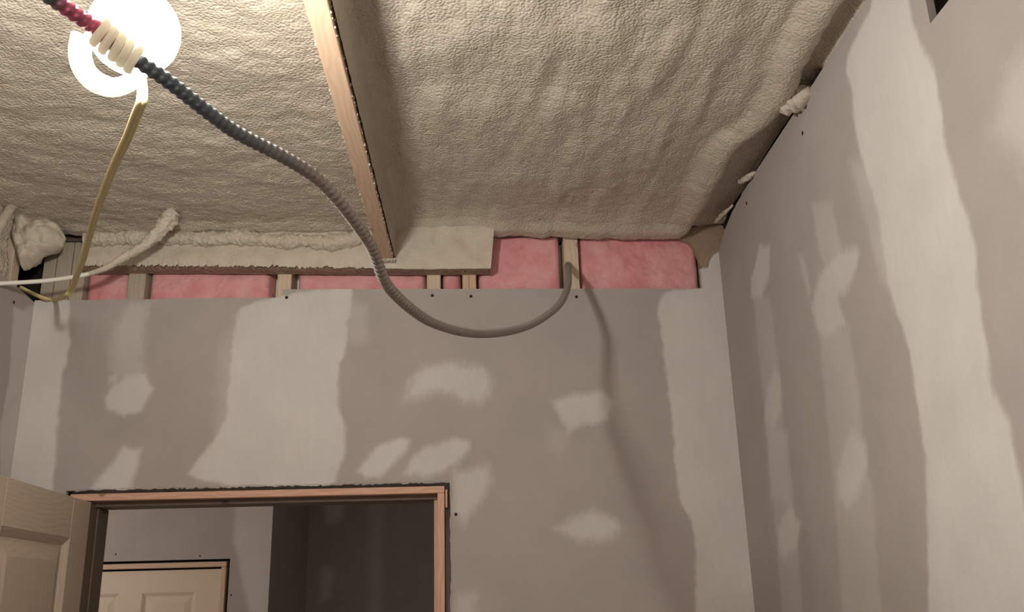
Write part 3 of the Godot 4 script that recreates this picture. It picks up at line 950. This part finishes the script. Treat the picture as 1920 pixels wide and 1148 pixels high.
func build_doors() -> void:
	# the frame of the near doorway
	var t := thing("trim_1", "bare orange pine door frame set in the near doorway", "door frame", Vector3(-0.55, 0, -0.05), "", "structure")
	put("head_jamb", box_mesh(Vector3(-1.034, 2.057, -0.115), Vector3(-0.085, 2.0745, 0.002), 0.001, 0), M.pine_orange, t)
	put("side_jamb", box_mesh(Vector3(-0.103, 0, -0.115), Vector3(-0.085, 2.0565, 0.002), 0.001, 1), M.pine_orange, t)
	put("side_jamb", box_mesh(Vector3(-1.0, 0, -0.115), Vector3(-0.982, 2.0565, -0.003), 0.001, 1), M.dark_wood, t)  # darker wood stands in for the shade on this reveal
	put("stop", box_mesh(Vector3(-0.982, 2.044, -0.112), Vector3(-0.103, 2.0565, -0.032), 0.001, 0), M.dark_wood, t)  # dark wood paints in the shade under the head
	put("stop", box_mesh(Vector3(-0.1135, 0, -0.080), Vector3(-0.1035, 2.0455, -0.040), 0.001, 1), M.pine_orange, t)
	put("stop", box_mesh(Vector3(-0.9815, 0, -0.112), Vector3(-0.977, 2.043, -0.045), 0.001, 1), M.dark_wood, t)  # same painted-in shade as the left jamb
	# the open door: its own axes, x along the width from the hinge, y up, z out of the seen face
	var d := thing("door_1", "open unfinished wooden panel door at the lower left swung into the room", "door", Vector3(-0.979, 0.01, 0.003), "", "structure")
	d.basis = Basis(Vector3(0.067, 0, 1.0).normalized(), Vector3.UP, Vector3(-1.0, 0, 0.067).normalized() * -1.0).orthonormalized()
	var wdt := 0.862
	var hgt := 2.043
	leaf(d, wdt, hgt, 0.035, M.door_wood, 0.122, 0.5, [0.08, 0.92, 1.08, 1.947], true)
	put_in(d, "hinge", lathe([Vector2(0, -0.045), Vector2(0.006, -0.045), Vector2(0.006, 0.045), Vector2(0, 0.045)], 12), M.hinge, Vector3(-0.004, 1.78, -0.036))
	put_in(d, "hinge", lathe([Vector2(0, -0.045), Vector2(0.006, -0.045), Vector2(0.006, 0.045), Vector2(0, 0.045)], 12), M.hinge, Vector3(-0.004, 0.25, -0.036))
	# the far door and its frame in the hallway
	var f := thing("trim_2", "thin pale frame around the far hallway door", "door frame", Vector3(-1.78, 0, -2.6), "", "structure")
	put("head_jamb", box_mesh(Vector3(-2.28, 1.987, -2.69), Vector3(-1.305, 2.013, -2.595), 0.003, 0), M.pine, f)
	put("side_jamb", box_mesh(Vector3(-1.331, 0, -2.69), Vector3(-1.305, 1.9865, -2.595), 0.003, 1), M.pine, f)
	put("side_jamb", box_mesh(Vector3(-2.28, 0, -2.69), Vector3(-2.254, 1.9865, -2.595), 0.003, 1), M.pine, f)
	var e := thing("door_2", "closed cream panel door at the far side of the hallway", "door", Vector3(-1.335, 0.01, -2.625), "", "structure")
	e.basis = Basis(Vector3(-1, 0, 0), Vector3.UP, Vector3(0, 0, -1))
	e.position.z = -2.66
	e.basis = Basis(Vector3.RIGHT, Vector3.UP, Vector3.BACK)
	e.position = Vector3(-2.250, 0.01, -2.625)
	leaf(e, 0.915, 1.967, 0.035, M.door_cream, 0.125, 0.115, [0.2, 0.85, 1.0, 1.857], false)


func put_in(parent: Node3D, called: String, mesh: Mesh, mat: Material, at := Vector3.ZERO) -> MeshInstance3D:
	var o := MeshInstance3D.new()
	o.name = called
	o.mesh = mesh
	o.material_override = mat
	o.position = at
	parent.add_child(o, true)
	return o


# a stile and rail door leaf in its own axes: seen face at z 0, body behind it; rows are the panels' lower and upper edges
func leaf(d: Node3D, w: float, h: float, thick: float, mat: Material, stile: float, mid: float, rows: Array, single: bool) -> void:
	var cols := []
	if single:
		cols = [[stile, 0.505], [0.625, w - stile]] if w > 0.8 else [[stile, w - stile]]
	else:
		var c := (w - mid) / 2
		cols = [[stile, c], [c + mid, w - stile]]
	put_in(d, "stile", box_mesh(Vector3(0, 0, -thick), Vector3(stile, h, 0), 0.0012 if single else 0.0, 1), mat)
	put_in(d, "stile", box_mesh(Vector3(w - stile, 0, -thick), Vector3(w, h, 0), 0.0012 if single else 0.0, 1), mat)
	put_in(d, "stile", box_mesh(Vector3(cols[0][1], 0, -thick), Vector3(cols[1][0], h, 0), 0.0012 if single else 0.0, 1), mat)
	var edges := [0.0, rows[0], rows[1], rows[2], rows[3], h]
	for c in cols:
		for k in [0, 2, 4]:
			put_in(d, "rail", box_mesh(Vector3(c[0], edges[k], -thick), Vector3(c[1], edges[k + 1], -0.0003 if single else 0.0), 0.0008 if single else 0.0, 0), mat)
		for k in [0, 2]:
			put_in(d, "panel", panel(c[0], c[1], rows[k], rows[k + 1], thick), mat)


func panel(x0: float, x1: float, y0: float, y1: float, thick: float) -> ArrayMesh:
	var st := flat()
	# from the edge of the frame: sloping moulding down, a groove, then the raised field
	var steps := [[0.0, 0.0], [0.004, -0.002], [0.018, -0.011], [0.024, -0.011], [0.055, -0.004], [0.056, -0.004]]
	for n in steps.size() - 1:
		var a: float = steps[n][0]
		var b: float = steps[n + 1][0]
		var za: float = steps[n][1]
		var zb: float = steps[n + 1][1]
		var o := [Vector3(x0 + a, y0 + a, za), Vector3(x1 - a, y0 + a, za), Vector3(x1 - a, y1 - a, za), Vector3(x0 + a, y1 - a, za)]
		var i := [Vector3(x0 + b, y0 + b, zb), Vector3(x1 - b, y0 + b, zb), Vector3(x1 - b, y1 - b, zb), Vector3(x0 + b, y1 - b, zb)]
		for k in 4:
			quad(st, o[k], o[(k + 1) % 4], i[(k + 1) % 4], i[k], Vector3.BACK, 0 if k % 2 == 0 else 1)
	var e := 0.056
	quad(st, Vector3(x0 + e, y0 + e, -0.004), Vector3(x1 - e, y0 + e, -0.004), Vector3(x1 - e, y1 - e, -0.004), Vector3(x0 + e, y1 - e, -0.004), Vector3.BACK, 1)
	quad(st, Vector3(x0, y0, -thick + 0.006), Vector3(x1, y0, -thick + 0.006), Vector3(x1, y1, -thick + 0.006), Vector3(x0, y1, -thick + 0.006), Vector3.FORWARD, 1)
	return done(st)


# ---------------------------------------------------------------- lamp and cables

func globe_profile(r: float) -> Array:
	var out := []
	for k in 22:
		var a := -PI / 2 + (PI - 0.42) * k / 21.0
		out.append(Vector2(maxf(0.0, cos(a)) * r, sin(a) * r))
	out.append(Vector2(0.016, r * 1.06))
	out.append(Vector2(0.0145, r * 1.25))
	return out


func socket_profile() -> Array:
	return [Vector2(0.0, 0.0), Vector2(0.019, 0.0), Vector2(0.021, 0.004), Vector2(0.021, 0.03), Vector2(0.018, 0.036), Vector2(0.018, 0.052), Vector2(0.008, 0.06), Vector2(0.0, 0.06)]


func build_lamp() -> void:
	var at := Vector3(-0.38, 2.417, 1.505)
	var l := thing("work_lamp", "glaring white globe bulb with white cord looped round it hanging at the upper left", "lamp", at)
	put("bulb", lathe(globe_profile(0.05), 32), M.globe, l, at)
	put("socket", lathe(socket_profile(), 24), M.white_plastic, l, at + Vector3(0, 0.056, 0))
	for pts in [[Vector3(-0.432, 2.398, 1.529), Vector3(-0.434, 2.385, 1.527), Vector3(-0.434, 2.373, 1.524), Vector3(-0.432, 2.362, 1.519), Vector3(-0.427, 2.353, 1.512), Vector3(-0.421, 2.348, 1.505), Vector3(-0.413, 2.346, 1.499), Vector3(-0.404, 2.347, 1.492), Vector3(-0.395, 2.353, 1.486), Vector3(-0.386, 2.361, 1.482), Vector3(-0.379, 2.373, 1.48), Vector3(-0.374, 2.385, 1.48), Vector3(-0.371, 2.399, 1.482), Vector3(-0.371, 2.412, 1.487), Vector3(-0.373, 2.423, 1.492)], [Vector3(-0.432, 2.399, 1.509), Vector3(-0.432, 2.389, 1.506), Vector3(-0.43, 2.379, 1.503), Vector3(-0.426, 2.371, 1.498), Vector3(-0.42, 2.366, 1.492), Vector3(-0.413, 2.364, 1.486), Vector3(-0.406, 2.365, 1.48), Vector3(-0.398, 2.368, 1.474), Vector3(-0.39, 2.375, 1.47), Vector3(-0.383, 2.384, 1.467), Vector3(-0.377, 2.394, 1.465), Vector3(-0.374, 2.405, 1.466), Vector3(-0.372, 2.417, 1.468), Vector3(-0.373, 2.427, 1.471), Vector3(-0.376, 2.436, 1.476)], [Vector3(-0.424, 2.404, 1.516), Vector3(-0.426, 2.396, 1.516), Vector3(-0.427, 2.388, 1.514), Vector3(-0.427, 2.38, 1.512), Vector3(-0.426, 2.374, 1.509), Vector3(-0.424, 2.368, 1.505), Vector3(-0.42, 2.364, 1.501), Vector3(-0.416, 2.361, 1.496), Vector3(-0.411, 2.36, 1.492), Vector3(-0.406, 2.361, 1.487), Vector3(-0.4, 2.364, 1.483), Vector3(-0.395, 2.368, 1.48), Vector3(-0.39, 2.374, 1.477), Vector3(-0.386, 2.382, 1.475), Vector3(-0.383, 2.389, 1.475)]]:
		var path := smooth_path(pts, 0.003)
		put("cord_loop", tube(path, 0.003, 10, func(_s: float, _a: float) -> float: return 0.0062), M.lit_cord, l)
	var b := Vector3(0.25, 1.0, 2.85)
	var r := thing("added_fill_lamp", "added fill lamp on a stand behind the camera turned to the wall, out of view", "lamp", Vector3(b.x, 0, b.z))  # unseen lamp body added to carry the soft fill
	var aim := Basis.looking_at(Vector3(-0.25, 0.62, 1.0))
	var head := put("lamp_head", box_mesh(Vector3(-0.10, -0.075, 0.0), Vector3(0.10, 0.075, 0.07), 0.006), M.screw, r, b)
	head.basis = aim
	var face := put("lamp_glass", box_mesh(Vector3(-0.085, -0.06, -0.004), Vector3(0.085, 0.06, -0.0005), 0.001), M.globe, r, b)
	face.basis = aim
	put("pole", lathe([Vector2(0, 0.0), Vector2(0.16, 0.0), Vector2(0.16, 0.012), Vector2(0.014, 0.02), Vector2(0.012, 0.90), Vector2(0, 0.90)], 16), M.screw, r, Vector3(b.x, 0, b.z + 0.04))
	# added turns of white cord, standing in for glare that hides the conduit here
	var along := smooth_path([Vector3(-0.356, 2.351, 1.547), Vector3(-0.365, 2.357, 1.554), Vector3(-0.375, 2.362, 1.562), Vector3(-0.384, 2.368, 1.57), Vector3(-0.39, 2.373, 1.576)], 0.001)
	var turns := []
	for k in range(0, along.size(), 1):
		var a := TAU * k * 0.001 / 0.0100
		var dir := (along[mini(k + 1, along.size() - 1)] - along[maxi(k - 1, 0)]).normalized()
		var side := dir.cross(Vector3.UP).normalized()
		turns.append(along[k] + (side * cos(a) + dir.cross(side) * sin(a)) * 0.0134)
	put("glare_wrap", tube(PackedVector3Array(turns), 0.001, 8, func(_s: float, _a: float) -> float: return 0.0049), M.lit_cord, l)
	var hang := smooth_path([at + Vector3(0, 0.115, 0), at + Vector3(0.0, 0.16, 0.0), at + Vector3(0.01, 0.25, 0.01), at + Vector3(0.0, 0.40, 0.0)], 0.004)
	put("hanging_cord", tube(hang, 0.004, 8, func(_s: float, _a: float) -> float: return 0.004), M.white_plastic, l)


func build_cables() -> void:
	var step := 0.0015
	var path := smooth_path([Vector3(0.261, 2.677, 0.004), Vector3(0.249, 2.605, 0.127), Vector3(0.24, 2.555, 0.188), Vector3(0.219, 2.494, 0.272), Vector3(0.188, 2.438, 0.356), Vector3(0.129, 2.371, 0.467), Vector3(0.073, 2.321, 0.585), Vector3(0.017, 2.272, 0.741), Vector3(-0.028, 2.24, 0.873), Vector3(-0.073, 2.225, 0.985), Vector3(-0.1, 2.225, 1.06), Vector3(-0.118, 2.23, 1.11), Vector3(-0.131, 2.239, 1.152), Vector3(-0.141, 2.263, 1.215), Vector3(-0.155, 2.277, 1.261), Vector3(-0.171, 2.29, 1.302), Vector3(-0.194, 2.307, 1.341), Vector3(-0.216, 2.314, 1.371), Vector3(-0.239, 2.317, 1.401), Vector3(-0.263, 2.319, 1.431), Vector3(-0.28, 2.321, 1.454), Vector3(-0.302, 2.328, 1.489), Vector3(-0.33, 2.341, 1.524), Vector3(-0.349, 2.349, 1.542), Vector3(-0.375, 2.362, 1.562), Vector3(-0.392, 2.374, 1.577), Vector3(-0.401, 2.376, 1.589), Vector3(-0.418, 2.382, 1.609), Vector3(-0.442, 2.39, 1.634), Vector3(-0.496, 2.411, 1.655), Vector3(-0.599, 2.519, 1.596)], step)
	var total := path.size() * step
	var ribs := func(s: float, a: float) -> float:
		return 0.0080 + 0.0009 * sin(TAU * s / 0.0092 + a)
	var red_glare_at: Vector3 = Vector3(-0.398, 2.376, 1.585)  # lamp glare is painted into the sleeve colour around here: bluish, then red
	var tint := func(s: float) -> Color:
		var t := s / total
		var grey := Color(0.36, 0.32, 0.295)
		var glare_blue := Color(0.115, 0.150, 0.180)
		var glare_red := Color(0.50, 0.13, 0.22)
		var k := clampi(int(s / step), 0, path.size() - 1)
		var c := grey.lerp(glare_blue, smoothstep(0.40, 0.12, path[k].distance_to(red_glare_at)) if t > 0.3 else 0.0)
		return c.lerp(glare_red, smoothstep(0.040, 0.018, path[k].distance_to(red_glare_at)))
	var conduit := thing("flexible_conduit", "ribbed grey metal flexible conduit drooping from the lamp to a stud", "conduit", path[0])
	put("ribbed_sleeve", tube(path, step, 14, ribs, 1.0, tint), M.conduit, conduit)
	put("foam_dab", lump([path[0].x - 0.012, path[0].y + 0.006, path[0].x - 0.004, path[0].y + 0.014, path[0].x + 0.008, path[0].y + 0.010, path[0].x + 0.010, path[0].y - 0.002, path[0].x + 0.002, path[0].y - 0.008, path[0].x - 0.009, path[0].y - 0.006], -0.004, 0.014, 0.006, 0.003), M.foam_smooth, conduit)

	var ypath := smooth_path([Vector3(-0.397, 2.405, 1.434), Vector3(-0.395, 2.39, 1.428), Vector3(-0.396, 2.375, 1.423), Vector3(-0.416, 2.38, 1.384), Vector3(-0.458, 2.394, 1.3), Vector3(-0.517, 2.411, 1.189), Vector3(-0.578, 2.429, 1.07), Vector3(-0.653, 2.448, 0.922), Vector3(-0.738, 2.47, 0.746), Vector3(-0.814, 2.486, 0.588), Vector3(-0.877, 2.493, 0.469), Vector3(-0.93, 2.497, 0.368), Vector3(-0.962, 2.497, 0.325), Vector3(-1.123, 2.589, 0.022), Vector3(-1.148, 2.592, 0.022), Vector3(-1.17, 2.6, 0.03), Vector3(-1.196, 2.611, 0.045), Vector3(-1.206, 2.615, 0.06)], 0.003)
	var two := func(_s: float, a: float) -> float:   # two conductors side by side under one flat jacket
		return 0.0064 * (1.0 - 0.42 * pow(absf(sin(a)), 1.5)) * (1.0 - 0.22 * pow(absf(sin(a)), 24.0))
	tag(put("yellow_cable", tube(ypath, 0.003, 24, two), M.yellow_jacket), "flat yellow two-wire cable hanging from the lamp to the dark hole in the left corner", "cable")

	var wpath := smooth_path([Vector3(-0.774, 2.778, 0.175), Vector3(-0.785, 2.766, 0.172), Vector3(-0.812, 2.726, 0.17), Vector3(-0.843, 2.69, 0.17), Vector3(-0.874, 2.667, 0.17), Vector3(-0.91, 2.644, 0.17), Vector3(-0.937, 2.625, 0.17), Vector3(-0.976, 2.61, 0.17), Vector3(-1.014, 2.601, 0.172), Vector3(-1.065, 2.592, 0.175), Vector3(-1.112, 2.584, 0.185), Vector3(-1.177, 2.572, 0.21), Vector3(-1.212, 2.56, 0.24)], 0.002)
	var white := thing("white_cable", "white cable caked in foam at its upper end crossing to the left edge", "cable", wpath[0])
	put("jacket", tube(wpath, 0.002, 14, func(_s: float, _a: float) -> float: return 0.0055), M.white_plastic, white)
	var crust := wpath.slice(0, int(wpath.size() * 0.52))
	var long := crust.size() * 0.002
	put("foam_crust", tube(crust, 0.002, 24, func(s: float, a: float) -> float:
		var t := s / long
		var r := lerpf(0.027, 0.0058, pow(t, 0.55)) * (0.7 + 0.3 * smoothstep(0.0, 0.1, t))
		return r * (1.0 + 0.6 * soft_noise.get_noise_3d(s * 40.0, cos(a) * 1.2, sin(a) * 1.2) * (1.0 - t) + 0.12 * rough_noise.get_noise_3d(s * 160.0, cos(a) * 2.0, sin(a) * 2.0))), M.foam_smooth, white)
